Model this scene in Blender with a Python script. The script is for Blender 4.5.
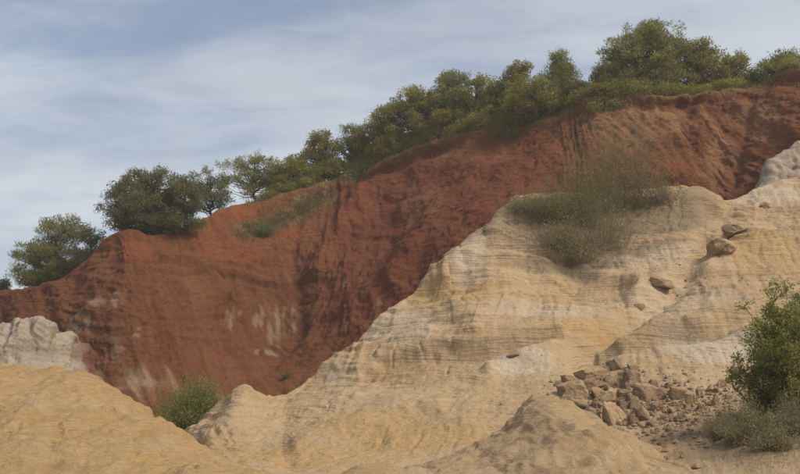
import bpy, math, random
import numpy as np
from mathutils import Vector
from mathutils.bvhtree import BVHTree

for o in list(bpy.data.objects):
    bpy.data.objects.remove(o)
scene = bpy.context.scene
COL = scene.collection
R = math.radians

# ------------------------------------------------------------------ camera
F = 1000.0                      # focal length in pixels of the 800 px wide photograph
CX, CY = 400.0, 237.0
HORIZON = 400.0                 # row of the horizon
PITCH = math.atan((HORIZON - CY) / F)
CAM = np.array([0.0, 0.0, 1.7])
cd = bpy.data.cameras.new('camera')
cd.sensor_width = 36.0
cd.lens = 36.0 * F / 800.0
cd.clip_start = 0.1
cd.clip_end = 6000
cam = bpy.data.objects.new('camera', cd)
COL.objects.link(cam)
cam.location = CAM
cam.rotation_euler = (math.pi / 2 + PITCH, 0, 0)
scene.camera = cam

# ------------------------------------------------------------------ sky, sun, exposure
SUN_EL = R(47)
SUN_AZ = R(122)                 # clockwise from +Y (the view direction): right and behind
world = bpy.data.worlds.new('World')
scene.world = world
world.use_nodes = True
wn, wl = world.node_tree.nodes, world.node_tree.links
wn.clear()


def wnode(t, **kw):
    n = wn.new(t)
    for k, v in kw.items():
        setattr(n, k, v)
    return n


def wmath(op, a, b=None, clamp=False):
    n = wnode('ShaderNodeMath', operation=op, use_clamp=clamp)
    for i, v in enumerate((a, b)):
        if v is None:
            continue
        if isinstance(v, (int, float)):
            n.inputs[i].default_value = v
        else:
            wl.new(v, n.inputs[i])
    return n.outputs[0]


sky = wnode('ShaderNodeTexSky', sky_type='NISHITA', sun_disc=False)
sky.sun_elevation = SUN_EL
sky.sun_rotation = SUN_AZ
sky.altitude = 400
sky.air_density = 1.0
sky.dust_density = 1.6
sky.ozone_density = 1.0
tc = wnode('ShaderNodeTexCoord')
sep = wnode('ShaderNodeSeparateXYZ')
wl.new(tc.outputs['Generated'], sep.inputs[0])
zc = wmath('ADD', wmath('MAXIMUM', sep.outputs[2], 0.0), 0.16)
cmb = wnode('ShaderNodeCombineXYZ')
wl.new(wmath('DIVIDE', sep.outputs[0], zc), cmb.inputs[0])
wl.new(wmath('DIVIDE', sep.outputs[1], zc), cmb.inputs[1])


def cloud(scale, sx, sy, rot, loc, det, rough, dist):
    mp = wnode('ShaderNodeMapping')
    mp.inputs['Rotation'].default_value = (0, 0, R(rot))
    mp.inputs['Scale'].default_value = (sx, sy, 1)
    mp.inputs['Location'].default_value = loc
    wl.new(cmb.outputs[0], mp.inputs[0])
    nz = wnode('ShaderNodeTexNoise')
    nz.inputs['Scale'].default_value = scale
    nz.inputs['Detail'].default_value = det
    nz.inputs['Roughness'].default_value = rough
    nz.inputs['Distortion'].default_value = dist
    wl.new(mp.outputs[0], nz.inputs['Vector'])
    return nz.outputs[0]


c1 = cloud(0.8, 1.0, 1.7, 14, (7.1, 3.0, 0), 8, 0.55, 0.5)
c2 = cloud(2.2, 0.8, 2.0, -10, (3.0, 1.7, 0), 7, 0.6, 0.6)
cs = wmath('ADD', wmath('MULTIPLY', c1, 0.68), wmath('MULTIPLY', c2, 0.32))
mr = wnode('ShaderNodeMapRange', interpolation_type='SMOOTHSTEP')
mr.inputs['From Min'].default_value = 0.36
mr.inputs['From Max'].default_value = 0.57
mr.inputs['To Min'].default_value = 0.24
mr.inputs['To Max'].default_value = 1.0
wl.new(cs, mr.inputs['Value'])
c3 = cloud(1.1, 1.0, 1.4, 30, (5.2, 8.3, 0), 6, 0.55, 0.3)
ccol = wnode('ShaderNodeMix', data_type='RGBA')
ccol.inputs[6].default_value = (1.95, 2.15, 2.45, 1)
ccol.inputs[7].default_value = (2.55, 2.74, 3.0, 1)
mr2 = wnode('ShaderNodeMapRange')
mr2.inputs['From Min'].default_value = 0.35
mr2.inputs['From Max'].default_value = 0.62
wl.new(c3, mr2.inputs['Value'])
wl.new(mr2.outputs[0], ccol.inputs[0])
mixs = wnode('ShaderNodeMix', data_type='RGBA')
wl.new(mr.outputs[0], mixs.inputs[0])
veil = wnode('ShaderNodeMix', data_type='RGBA', blend_type='MULTIPLY')
veil.inputs[0].default_value = 1.0
veil.inputs[7].default_value = (0.50, 0.475, 0.465, 1)
wl.new(sky.outputs[0], veil.inputs[6])
wl.new(veil.outputs[2], mixs.inputs[6])
wl.new(ccol.outputs[2], mixs.inputs[7])
bg = wnode('ShaderNodeBackground')
bg.inputs['Strength'].default_value = 0.1
wl.new(mixs.outputs[2], bg.inputs['Color'])
wout = wnode('ShaderNodeOutputWorld')
wl.new(bg.outputs[0], wout.inputs[0])

sd = bpy.data.lights.new('sun', 'SUN')
sd.energy = 1.6
sd.angle = R(20)
sd.color = (1.0, 0.91, 0.78)
sun = bpy.data.objects.new('sun', sd)
COL.objects.link(sun)
sdir = Vector((math.sin(SUN_AZ) * math.cos(SUN_EL), math.cos(SUN_AZ) * math.cos(SUN_EL), math.sin(SUN_EL)))
sun.rotation_euler = (-sdir).to_track_quat('-Z', 'Y').to_euler()
sun.location = (30, -20, 60)

scene.view_settings.view_transform = 'Standard'
scene.view_settings.look = 'None'
scene.view_settings.gamma = 1.0
scene.view_settings.exposure = 1.36
scene.render.engine = 'CYCLES'

# ------------------------------------------------------------------ maths helpers
CP, SP = math.cos(PITCH), math.sin(PITCH)


def ray(px, py):
    px = np.asarray(px, float); py = np.asarray(py, float)
    a = (px - CX) / F; b = (CY - py) / F
    return np.stack([a, CP - b * SP, SP + b * CP], -1)


def pt(px, py, D):
    d = ray(px, py)
    return CAM + d * (np.asarray(D, float) / d[..., 1])[..., None]


def proj(P):
    q = P - CAM
    fwd = q[..., 1] * CP + q[..., 2] * SP
    up = -q[..., 1] * SP + q[..., 2] * CP
    return CX + F * q[..., 0] / fwd, CY - F * up / fwd


rngp = np.random.RandomState(7)
PERM = np.concatenate([rngp.permutation(256)] * 3)
GR = rngp.normal(size=(256, 3)); GR /= np.linalg.norm(GR, axis=1)[:, None]


def perlin(p):
    pi = np.floor(p).astype(np.int64); f = p - pi
    u = f * f * f * (f * (f * 6 - 15) + 10)
    pi &= 255
    out = 0
    for i in (0, 1):
        for j in (0, 1):
            for k in (0, 1):
                h = PERM[PERM[PERM[(pi[..., 0] + i) & 255] + ((pi[..., 1] + j) & 255)] + ((pi[..., 2] + k) & 255)]
                g = GR[h]
                dot = g[..., 0] * (f[..., 0] - i) + g[..., 1] * (f[..., 1] - j) + g[..., 2] * (f[..., 2] - k)
                w = (u[..., 0] if i else 1 - u[..., 0]) * (u[..., 1] if j else 1 - u[..., 1]) * (u[..., 2] if k else 1 - u[..., 2])
                out = out + dot * w
    return out * 1.6


def fbm(p, oct=4, gain=0.5):
    s = 0; a = 1
    for o in range(oct):
        s = s + a * perlin(p * (2.03 ** o) + 17.3 * o); a *= gain
    return s


def ridged(p, oct=3):
    s = 0; a = 1
    for o in range(oct):
        s = s + a * (1 - 2 * np.abs(perlin(p * (2.1 ** o) + 9.1 * o))); a *= 0.5
    return s


def vec(a, b, c):
    return np.stack(np.broadcast_arrays(a, b, c), -1)


def sstep(a, b, x):
    t = np.clip((x - a) / (b - a), 0, 1)
    return t * t * (3 - 2 * t)


def blob(px, py, cx, cy, rx, ry):
    return np.exp(-((px - cx) / rx) ** 2 - ((py - cy) / ry) ** 2)


def seg_dist(px, py, line):
    d = np.full(px.shape, 1e9)
    for (x0, y0), (x1, y1) in zip(line[:-1], line[1:]):
        dx, dy = x1 - x0, y1 - y0
        t = np.clip(((px - x0) * dx + (py - y0) * dy) / (dx * dx + dy * dy), 0, 1)
        d = np.minimum(d, np.hypot(px - x0 - t * dx, py - y0 - t * dy))
    return d


# ------------------------------------------------------------------ mesh helpers
def mesh_np(name, V, Q, mat=None, smooth=True):
    """V (n,3), Q (m,3|4) -> mesh"""
    me = bpy.data.meshes.new(name)
    V = np.ascontiguousarray(V, np.float32); Q = np.ascontiguousarray(Q, np.int32)
    k = Q.shape[1]
    me.vertices.add(len(V)); me.vertices.foreach_set('co', V.ravel())
    me.loops.add(Q.size); me.loops.foreach_set('vertex_index', Q.ravel())
    me.polygons.add(len(Q))
    me.polygons.foreach_set('loop_start', np.arange(0, Q.size, k, dtype=np.int32))
    me.polygons.foreach_set('loop_total', np.full(len(Q), k, np.int32))
    me.polygons.foreach_set('use_smooth', np.full(len(Q), smooth, bool))
    me.update(calc_edges=True)
    if mat:
        me.materials.append(mat)
    return me


def attr(me, name, arr):
    a = me.attributes.new(name, 'FLOAT', 'POINT')
    a.data.foreach_set('value', np.ascontiguousarray(arr, np.float32).ravel())


def link(name, data, parent=None, loc=None, label=None, cat=None, group=None, kind=None):
    o = bpy.data.objects.new(name, data)
    COL.objects.link(o)
    if parent:
        o.parent = parent
    if loc is not None:
        o.location = loc
    for k, v in (('label', label), ('category', cat), ('group', group), ('kind', kind)):
        if v:
            o[k] = v
    return o


# ------------------------------------------------------------------ materials
class NT:
    def __init__(s, name):
        s.m = bpy.data.materials.new(name); s.m.use_nodes = True
        s.n, s.l = s.m.node_tree.nodes, s.m.node_tree.links
        s.n.clear()
        s.out = s.n.new('ShaderNodeOutputMaterial')

    def new(s, t, ins=None, **kw):
        n = s.n.new(t)
        for k, v in kw.items():
            setattr(n, k, v)
        for k, v in (ins or {}).items():
            s.set(n.inputs[k], v)
        return n

    def set(s, sock, v):
        if isinstance(v, bpy.types.NodeSocket):
            s.l.new(v, sock)
        else:
            sock.default_value = v

    def math(s, op, a, b=None, clamp=False):
        n = s.n.new('ShaderNodeMath'); n.operation = op; n.use_clamp = clamp
        s.set(n.inputs[0], a)
        if b is not None:
            s.set(n.inputs[1], b)
        return n.outputs[0]

    def mix(s, f, a, b, blend='MIX'):
        n = s.n.new('ShaderNodeMix'); n.data_type = 'RGBA'; n.blend_type = blend
        s.set(n.inputs[0], f); s.set(n.inputs[6], a); s.set(n.inputs[7], b)
        return n.outputs[2]

    def attr(s, name):
        return s.new('ShaderNodeAttribute', attribute_name=name).outputs['Fac']

    def noise(s, v, scale, det=4, rough=0.55, dist=0.0):
        return s.new('ShaderNodeTexNoise', {'Vector': v, 'Scale': scale, 'Detail': det, 'Roughness': rough, 'Distortion': dist}).outputs[0]

    def mapping(s, v, sc, rot=(0, 0, 0), loc=(0, 0, 0)):
        return s.new('ShaderNodeMapping', {'Vector': v, 'Scale': sc, 'Rotation': rot, 'Location': loc}).outputs[0]

    def ramp(s, f, stops, interp='LINEAR'):
        n = s.n.new('ShaderNodeValToRGB'); n.color_ramp.interpolation = interp
        e = n.color_ramp.elements
        while len(e) < len(stops):
            e.new(0.5)
        for el, (p, c) in zip(e, stops):
            el.position = p
            el.color = (c, c, c, 1) if isinstance(c, (int, float)) else (*c, 1)
        s.l.new(f, n.inputs[0])
        return n.outputs[0]

    def finish(s, color, rough=0.95, bump=None, spec=0.15):
        b = s.n.new('ShaderNodeBsdfPrincipled')
        s.set(b.inputs['Base Color'], color); s.set(b.inputs['Roughness'], rough)
        b.inputs['Specular IOR Level'].default_value = spec
        if bump is not None:
            h, strength, dist = bump
            bn = s.new('ShaderNodeBump', {'Height': h, 'Strength': strength, 'Distance': dist})
            s.l.new(bn.outputs[0], b.inputs['Normal'])
        s.l.new(b.outputs[0], s.out.inputs[0])
        return s.m


def geo_pos(t):
    return t.new('ShaderNodeNewGeometry').outputs['Position']


def sand_material(name, tone=1.0):
    t = NT(name)
    p = geo_pos(t)
    warp = t.new('ShaderNodeTexNoise', {'Vector': p, 'Scale': 0.12, 'Detail': 3.0}).outputs['Color']
    wv = t.new('ShaderNodeVectorMath', {0: warp, 1: (0, 0, 1.9)}, operation='MULTIPLY').outputs[0]
    pw = t.new('ShaderNodeVectorMath', {0: p, 1: wv}, operation='ADD').outputs[0]
    rot = (R(1.5), R(-3), 0)
    s1 = t.noise(t.mapping(pw, (0.05, 0.05, 0.9), rot), 1.0, 5, 0.6)
    s2 = t.noise(t.mapping(pw, (0.10, 0.10, 3.6), rot, (5, 2, 1)), 1.0, 4, 0.65)
    s3 = t.noise(t.mapping(pw, (0.28, 0.28, 10.0), rot, (2, 9, 3)), 1.0, 3, 0.6)
    pk = t.ramp(t.noise(t.mapping(pw, (0.07, 0.07, 0.55), rot, (3, 8, 5)), 1.0, 4, 0.6), [(0.38, 0.12), (0.62, 1.0)])
    base = t.ramp(s1, [(0.28, (0.3520, 0.2178, 0.1078)), (0.42, (0.4125, 0.2772, 0.1518)), (0.52, (0.4455, 0.3190, 0.1936)),
                       (0.62, (0.4015, 0.2640, 0.1364)), (0.75, (0.4785, 0.3630, 0.2398))])
    base = t.mix(t.ramp(s2, [(0.40, 0.0), (0.64, 0.6)]), base, (0.4895, 0.3696, 0.2398, 1))
    base = t.mix(t.ramp(s2, [(0.30, 0.3), (0.44, 0.0)]), base, (0.3190, 0.2090, 0.1045, 1))
    base = t.mix(t.math('MULTIPLY', t.ramp(s3, [(0.37, 1.0), (0.46, 0.0)]), t.math('MULTIPLY', pk, 0.55)), base, (0.2530, 0.1650, 0.0880, 1))
    blot = t.noise(t.mapping(pw, (0.13, 0.13, 0.75), rot, (8, 3, 2)), 1.0, 6, 0.62)
    base = t.mix(t.ramp(blot, [(0.42, 0.0), (0.75, 0.4)]), base, (0.3300, 0.2090, 0.1045, 1))
    base = t.mix(t.attr('wash'), base, (0.455, 0.325, 0.185, 1))
    base = t.mix(t.attr('ochre'), base, (0.4510, 0.2750, 0.0990, 1))
    base = t.mix(t.attr('pale'), base, (0.5115, 0.4180, 0.3135, 1))
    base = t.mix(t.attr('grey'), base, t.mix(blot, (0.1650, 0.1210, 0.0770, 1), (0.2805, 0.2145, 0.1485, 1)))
    grain = t.noise(p, 5.0, 6, 0.7)
    base = t.mix(0.5, base, t.ramp(grain, [(0.25, (0.55, 0.53, 0.5)), (0.72, (1.16, 1.15, 1.12))]), 'MULTIPLY')
    if tone != 1.0:
        base = t.mix(1.0, base, (tone, tone * 0.985, tone * 0.95, 1), 'MULTIPLY')
    h = t.math('ADD', t.math('MULTIPLY', s3, 0.7), t.math('ADD', t.math('MULTIPLY', s2, 0.7), t.math('MULTIPLY', grain, 0.7)))
    return t.finish(base, 0.96, (h, 1.0, 0.2))


def red_material():
    t = NT('red_ochre_earth')
    p = geo_pos(t)
    n1 = t.noise(p, 0.13, 6, 0.6, 0.3)
    sz = t.new('ShaderNodeSeparateXYZ', {0: p}).outputs[2]
    sv = t.new('ShaderNodeCombineXYZ', {0: t.math('MULTIPLY', t.attr('across'), 1.1), 1: t.math('MULTIPLY', sz, 0.11), 2: 3.0}).outputs[0]
    streak = t.noise(sv, 1.0, 6, 0.62, 0.5)
    strata = t.noise(t.mapping(p, (0.08, 0.08, 1.7), (0, R(3), 0)), 1.0, 5, 0.65)
    fine = t.noise(p, 2.6, 8, 0.76)
    grit = t.noise(p, 8.0, 6, 0.75)
    c = t.ramp(n1, [(0.3, (0.1179, 0.0404, 0.0176)), (0.5, (0.1473, 0.0523, 0.0222)), (0.7, (0.1768, 0.0699, 0.0296))])
    c = t.mix(t.ramp(streak, [(0.40, 0.0), (0.72, 0.6)]), c, (0.2000, 0.0905, 0.0417, 1))
    c = t.mix(t.ramp(strata, [(0.3, 0.5), (0.47, 0.0)]), c, (0.0884, 0.0306, 0.0130, 1))
    c = t.mix(t.ramp(streak, [(0.28, 0.45), (0.45, 0.0)]), c, (0.0757, 0.0283, 0.0148, 1))
    c = t.mix(t.math('MULTIPLY', t.attr('crimson'), 0.4), c, (0.1603, 0.0402, 0.0210, 1))
    c = t.mix(t.attr('ochre'), c, t.mix(streak, (0.2158, 0.0917, 0.0435, 1), (0.3158, 0.1744, 0.0879, 1)))
    c = t.mix(t.attr('bright'), c, (0.2262, 0.0699, 0.0269, 1))
    pal = t.mix(streak, (0.1946, 0.1145, 0.0648, 1), (0.3789, 0.3107, 0.1989, 1))
    c = t.mix(t.attr('pale'), c, pal)
    c = t.mix(t.attr('grey'), c, t.mix(fine, (0.1368, 0.0926, 0.0370, 1), (0.2421, 0.1744, 0.0694, 1)))
    c = t.mix(0.6, c, t.ramp(fine, [(0.28, 0.6), (0.72, 1.5)]), 'MULTIPLY')
    c = t.mix(0.5, c, t.ramp(grit, [(0.3, 0.68), (0.7, 1.42)]), 'MULTIPLY')
    h = t.math('ADD', t.math('ADD', fine, t.math('MULTIPLY', grit, 0.5)), t.math('ADD', t.math('MULTIPLY', streak, 0.8), t.math('MULTIPLY', strata, 0.6)))
    return t.finish(c, 0.97, (h, 0.85, 0.32))


def clay_material():
    t = NT('pale_clay')
    p = geo_pos(t)
    n1 = t.noise(p, 0.3, 6, 0.6, 0.3)
    st = t.noise(t.mapping(p, (0.9, 0.5, 0.2)), 1.0, 5, 0.6)
    strata = t.noise(t.mapping(p, (0.1, 0.1, 1.9)), 1.0, 4, 0.6)
    fine = t.noise(p, 3.0, 6, 0.7)
    c = t.ramp(n1, [(0.3, (0.285, 0.222, 0.162)), (0.5, (0.385, 0.315, 0.240)), (0.7, (0.465, 0.395, 0.315))])
    c = t.mix(t.ramp(strata, [(0.3, 0.55), (0.5, 0.0)]), c, (0.27, 0.185, 0.12, 1))
    c = t.mix(t.attr('red'), c, t.mix(st, (0.135, 0.048, 0.029, 1), (0.205, 0.092, 0.058, 1)))
    c = t.mix(0.45, c, t.ramp(fine, [(0.25, 0.6), (0.75, 1.25)]), 'MULTIPLY')
    return t.finish(c, 0.96, (t.math('ADD', fine, st), 0.9, 0.35))


def leaf_material(name, dark, light, trans=0.3):
    t = NT(name)
    tint = t.attr('tint')
    c = t.ramp(tint, [(0.0, dark), (0.55, tuple(0.5 * (a + b) for a, b in zip(dark, light))), (1.0, light)])
    d = t.new('ShaderNodeBsdfDiffuse', {'Color': c, 'Roughness': 0.6})
    tr = t.new('ShaderNodeBsdfTranslucent', {'Color': c})
    mx = t.new('ShaderNodeMixShader', {0: trans})
    t.l.new(d.outputs[0], mx.inputs[1]); t.l.new(tr.outputs[0], mx.inputs[2])
    t.l.new(mx.outputs[0], t.out.inputs[0])
    return t.m


def bark_material(name, a, b):
    t = NT(name)
    p = t.new('ShaderNodeTexCoord').outputs['Object']
    n = t.noise(t.mapping(p, (9, 9, 2)), 1.0, 5, 0.65)
    return t.finish(t.ramp(n, [(0.3, a), (0.7, b)]), 0.95, (n, 0.7, 0.05))


def rock_material(name, a, b, c):
    t = NT(name)
    p = t.new('ShaderNodeTexCoord').outputs['Object']
    oi = t.new('ShaderNodeObjectInfo').outputs['Random']
    off = t.new('ShaderNodeVectorMath', {0: p}, operation='ADD')
    cx = t.new('ShaderNodeCombineXYZ', {0: t.math('MULTIPLY', oi, 37.0), 1: t.math('MULTIPLY', oi, 11.0)}).outputs[0]
    t.l.new(cx, off.inputs[1])
    q = off.outputs[0]
    n = t.noise(q, 2.2, 6, 0.65, 0.3)
    s = t.noise(t.mapping(q, (0.7, 0.7, 5.0), (R(20), R(12), 0)), 1.0, 4, 0.6)
    fine = t.noise(q, 11.0, 5, 0.7)
    col = t.ramp(n, [(0.32, a), (0.5, b), (0.68, c)])
    col = t.mix(t.ramp(s, [(0.35, 0.5), (0.5, 0.0)]), col, (*[v * 0.6 for v in a], 1))
    col = t.mix(1.0, col, t.ramp(oi, [(0.0, (0.74, 0.72, 0.72)), (0.5, (0.98, 0.95, 0.9)), (1.0, (1.18, 1.12, 1.04))]), 'MULTIPLY')
    col = t.mix(0.5, col, t.ramp(fine, [(0.25, 0.6), (0.75, 1.25)]), 'MULTIPLY')
    return t.finish(col, 0.95, (t.math('ADD', fine, t.math('MULTIPLY', n, 1.5)), 0.8, 0.12))


M_SAND = sand_material('layered_yellow_sand')
M_MOUND = sand_material('loose_yellow_sand', 0.92)
M_RED = red_material()
M_CLAY = clay_material()
M_ROCK = rock_material('tan_sandstone', (0.27, 0.185, 0.110), (0.38, 0.270, 0.168), (0.46, 0.345, 0.225))
M_ROCKD = rock_material('brown_ironstone', (0.235, 0.160, 0.098), (0.330, 0.232, 0.145), (0.415, 0.305, 0.200))
M_BARK = bark_material('grey_brown_bark', (0.05, 0.036, 0.026), (0.14, 0.105, 0.08))
M_PINE = leaf_material('pine_needles', (0.165, 0.170, 0.054), (0.380, 0.360, 0.122), 0.54)
M_DARK = leaf_material('dark_evergreen_leaves', (0.120, 0.128, 0.056), (0.265, 0.262, 0.115), 0.5)
M_OAK = leaf_material('oak_leaves', (0.190, 0.186, 0.048), (0.415, 0.378, 0.108), 0.54)
M_OLIVE = leaf_material('turning_leaves', (0.185, 0.162, 0.046), (0.385, 0.318, 0.100), 0.52)
M_FRESH = leaf_material('fresh_green_leaves', (0.145, 0.165, 0.048), (0.345, 0.345, 0.112), 0.52)
M_BROOM = leaf_material('broom_stems', (0.215, 0.182, 0.100), (0.370, 0.312, 0.178), 0.4)
M_BROOMG = leaf_material('green_broom_stems', (0.180, 0.170, 0.070), (0.335, 0.298, 0.130), 0.42)
M_BUSH = leaf_material('yellow_green_bush_leaves', (0.170, 0.188, 0.052), (0.390, 0.385, 0.125), 0.55)
M_BROOML = leaf_material('lush_broom_stems', (0.165, 0.178, 0.055), (0.330, 0.325, 0.115), 0.45)
M_DRY = leaf_material('dry_grass', (0.26, 0.195, 0.11), (0.42, 0.31, 0.18), 0.3)
M_GRASS = leaf_material('olive_grass', (0.170, 0.130, 0.062), (0.310, 0.235, 0.115), 0.3)

# ------------------------------------------------------------------ landforms: lofted through control lines
def line(pts, pxs, sm=2, dsm=4):
    a = np.array(pts, float)
    y = np.interp(pxs, a[:, 0], a[:, 1]); d = np.interp(pxs, a[:, 0], a[:, 2])
    if sm:
        k = np.exp(-0.5 * (np.arange(-3 * sm, 3 * sm + 1) / sm) ** 2); k /= k.sum()
        y = np.convolve(np.pad(y, 3 * sm, 'edge'), k, 'valid')
        ds = sm * dsm
        k = np.exp(-0.5 * (np.arange(-3 * ds, 3 * ds + 1) / ds) ** 2); k /= k.sum()
        d = np.convolve(np.pad(d, 3 * ds, 'edge'), k, 'valid')
    return pt(pxs, y, d)


def columns(x0, x1, step, far0, far1):
    mid = np.arange(x0, x1 + step, step)
    l = x0 - (np.linspace(1, 0, 26)[:-1] ** 1.6) * (x0 - far0) if far0 < x0 else np.array([])
    r = x1 + step + (np.linspace(0, 1, 26)[1:] ** 1.6) * (far1 - x1) if far1 > x1 else np.array([])
    return np.concatenate([l, mid, r])


def loft(rows, counts):
    out = []
    n = len(rows)
    for i in range(n - 1):
        p0 = rows[max(i - 1, 0)]; p1 = rows[i]; p2 = rows[i + 1]; p3 = rows[min(i + 2, n - 1)]
        ts = np.arange(counts[i]) / counts[i]
        for t in ts:
            # cardinal spline with half tension: smooth without overshoot
            m1 = (p2 - p0) * 0.32; m2 = (p3 - p1) * 0.32
            t2, t3 = t * t, t * t * t
            out.append((2 * t3 - 3 * t2 + 1) * p1 + (t3 - 2 * t2 + t) * m1 + (-2 * t3 + 3 * t2) * p2 + (t3 - t2) * m2)
    out.append(rows[-1])
    return np.array(out)


def normals(P):
    du = np.gradient(P, axis=1); dv = np.gradient(P, axis=0)
    n = np.cross(dv, du)
    n /= np.linalg.norm(n, axis=-1)[..., None] + 1e-9
    return n


def land(name, P, mat, label, attrs, step=1):
    nv, nu = P.shape[:2]
    idx = np.arange(nv * nu).reshape(nv, nu)
    Q = np.stack([idx[:-1, :-1], idx[1:, :-1], idx[1:, 1:], idx[:-1, 1:]], -1).reshape(-1, 4)
    me = mesh_np(name, P.reshape(-1, 3), Q, mat)
    for k, a in attrs.items():
        attr(me, k, np.broadcast_to(a, (nv, nu)))
    o = link(name, me, label=label, cat='terrain', kind='structure')
    S = P[::step, ::step]
    nv, nu = S.shape[:2]
    idx = np.arange(nv * nu).reshape(nv, nu)
    T = np.stack([idx[:-1, :-1], idx[1:, :-1], idx[1:, 1:], idx[:-1, 1:]], -1).reshape(-1, 4)
    bvh = BVHTree.FromPolygons(S.reshape(-1, 3).tolist(), T.tolist())
    return o, bvh


# ---- ground sheet
gm = NT('sandy_ground')
gp = geo_pos(gm)
gn = gm.noise(gp, 0.4, 6, 0.6)
gmat = gm.finish(gm.ramp(gn, [(0.3, (0.30, 0.20, 0.11)), (0.7, (0.40, 0.29, 0.17))]), 0.95, (gm.noise(gp, 4.0, 5, 0.7), 0.6, 0.1))
gx = np.concatenate([-np.geomspace(3000, 60, 14), np.linspace(-50, 50, 60), np.geomspace(60, 3000, 14)])
gy = np.concatenate([-np.geomspace(3000, 30, 14), np.linspace(-25, 60, 60), np.geomspace(70, 3000, 14)])
GX, GY = np.meshgrid(gx, gy)
gP = vec(GX, GY, 0.0 * GX)
gP[..., 2] = -0.05 + 0.12 * fbm(gP * 0.12, 3) - 0.5 * sstep(24, 34, GY)
gi = np.arange(GX.size).reshape(GX.shape)
gQ = np.stack([gi[:-1, :-1], gi[:-1, 1:], gi[1:, 1:], gi[1:, :-1]], -1).reshape(-1, 4)
link('ground', mesh_np('ground', gP.reshape(-1, 3), gQ, gmat), label='flat sandy quarry floor in front of the hills', cat='ground', kind='structure')

# ---- red cliff
CREST = [(-400, 335, 100), (-150, 310, 95), (0, 295, 91), (40, 291, 90), (70, 275, 88.5), (88, 258, 87), (102, 241, 85.5), (112, 233, 84.5), (124, 230, 84), (138, 234, 85),
         (155, 237, 86), (175, 232, 88), (195, 224, 91), (212, 214, 94), (235, 205, 96), (262, 203, 98), (280, 195, 99), (300, 190, 100), (345, 177, 100),
         (372, 167, 99), (390, 158, 98), (412, 150, 96.5), (430, 141, 95), (455, 135, 93.5), (480, 130, 92), (520, 125, 89), (560, 118, 87), (572, 110, 86),
         (582, 102, 85), (600, 96, 83), (640, 95, 82), (662, 99, 82), (680, 97, 82), (720, 96, 83), (745, 93, 82.5), (760, 91, 82), (772, 84, 81), (782, 77, 80),
         (800, 72, 79), (1000, 50, 76), (1300, 60, 76)]
L0 = [(-400, 340, 99), (0, 302, 90), (75, 284, 86.8), (120, 244, 82), (150, 249, 83), (180, 246, 86), (235, 224, 93.5), (262, 222, 96), (300, 207, 98.6), (345, 192, 99),
      (390, 176, 97), (430, 157, 94), (480, 145, 91), (520, 139, 88), (560, 132, 86.2), (580, 118, 84.6), (600, 110, 82.4), (640, 108, 81.4), (720, 110, 82.2), (800, 88, 78.2), (1000, 66, 75.4), (1300, 75, 75.4)]
L1 = [(-400, 345, 98), (0, 310, 88.5), (75, 300, 84.8), (120, 264, 80.4), (180, 264, 83.6), (235, 246, 90), (262, 244, 93), (300, 236, 95), (345, 218, 95),
      (390, 202, 93), (430, 184, 90.5), (480, 167, 88), (520, 157, 85.5), (560, 147, 84), (600, 130, 81), (640, 126, 80), (720, 130, 80.6), (800, 108, 77), (1000, 85, 74), (1300, 95, 74)]
L2 = [(-400, 370, 96), (0, 335, 85.5), (75, 335, 81.5), (120, 310, 78), (180, 305, 80), (235, 300, 86), (270, 300, 89.5), (300, 290, 90), (345, 265, 88), (390, 250, 86.5),
      (430, 230, 84), (480, 205, 81.5), (520, 185, 80), (560, 170, 79.5), (600, 158, 78.5), (640, 154, 78), (720, 162, 78.5), (800, 140, 75.5), (1000, 120, 73), (1300, 130, 73)]
L3 = [(-400, 390, 93), (0, 365, 81.5), (75, 370, 77.8), (120, 360, 75.5), (180, 355, 76.5), (235, 350, 80.5), (270, 346, 83.5), (300, 336, 83), (345, 310, 81.5), (390, 290, 80),
      (430, 265, 78), (480, 235, 77), (520, 215, 76.5), (560, 200, 76.5), (600, 192, 76), (640, 187, 75.5), (720, 198, 76), (800, 175, 73.8), (1000, 150, 71), (1300, 160, 71)]
L4 = [(-400, 420, 90), (0, 415, 76), (75, 418, 71), (120, 420, 70.5), (180, 424, 70), (235, 420, 71), (270, 408, 73), (300, 392, 74), (345, 362, 74.5), (390, 336, 74.5),
      (430, 312, 74), (480, 280, 73.5), (520, 262, 73.5), (600, 242, 73), (720, 242, 73), (800, 215, 71), (1000, 190, 68), (1300, 200, 68)]
px_c = columns(-15, 815, 1.35, -400, 1300)
rows = [line(r, px_c, 2, 9) for r in (CREST, L0, L1, L2, L3, L4)]
cr = rows[0]
foot = rows[-1] + np.array([0, -3.0, -3.0])
foot2 = foot.copy(); foot2[:, 1] -= 1.5; foot2[:, 2] = np.minimum(foot2[:, 2], 0) - 1.5
back = [cr + np.array([0, 130, -30.0]), cr + np.array([0, 45, -3.0]), cr + np.array([0, 14, 0.2]), cr + np.array([0, 4, 0.45]), cr + np.array([0, 0.9, 0.25])]
P = loft(back + rows + [foot, foot2], [6, 10, 12, 14, 8, 22, 46, 66, 66, 60, 12, 4])
N = normals(P)
bx, by = proj(P)
vrow = np.arange(P.shape[0])[:, None]
face = sstep(44, 60, vrow) * np.ones_like(bx)                    # 0 on the plateau, 1 on the face
X, Y, Z = P[..., 0], P[..., 1], P[..., 2]
mid = sstep(300, 360, bx) * (1 - sstep(560, 600, bx))
right = sstep(560, 600, bx)
left = 1 - sstep(230, 300, bx)
arc = X + 0.6 * Y
k_sh = 0.75 * mid
fl = arc - k_sh * Z
below = by - np.interp(bx, [c[0] for c in CREST], [c[1] for c in CREST])
d = 1.3 * fbm(P * 0.07, 3) * face
d += face * (0.42 * ridged(vec(fl * 0.30, Z * 0.045, 3.0), 3) - 0.2) * (0.5 * mid + 0.45 * right + 0.3 * left + 0.1)
d += face * 0.12 * ridged(vec(fl * 0.95, Z * 0.10, 8.0), 3) * (0.5 + 0.5 * right)
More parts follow.
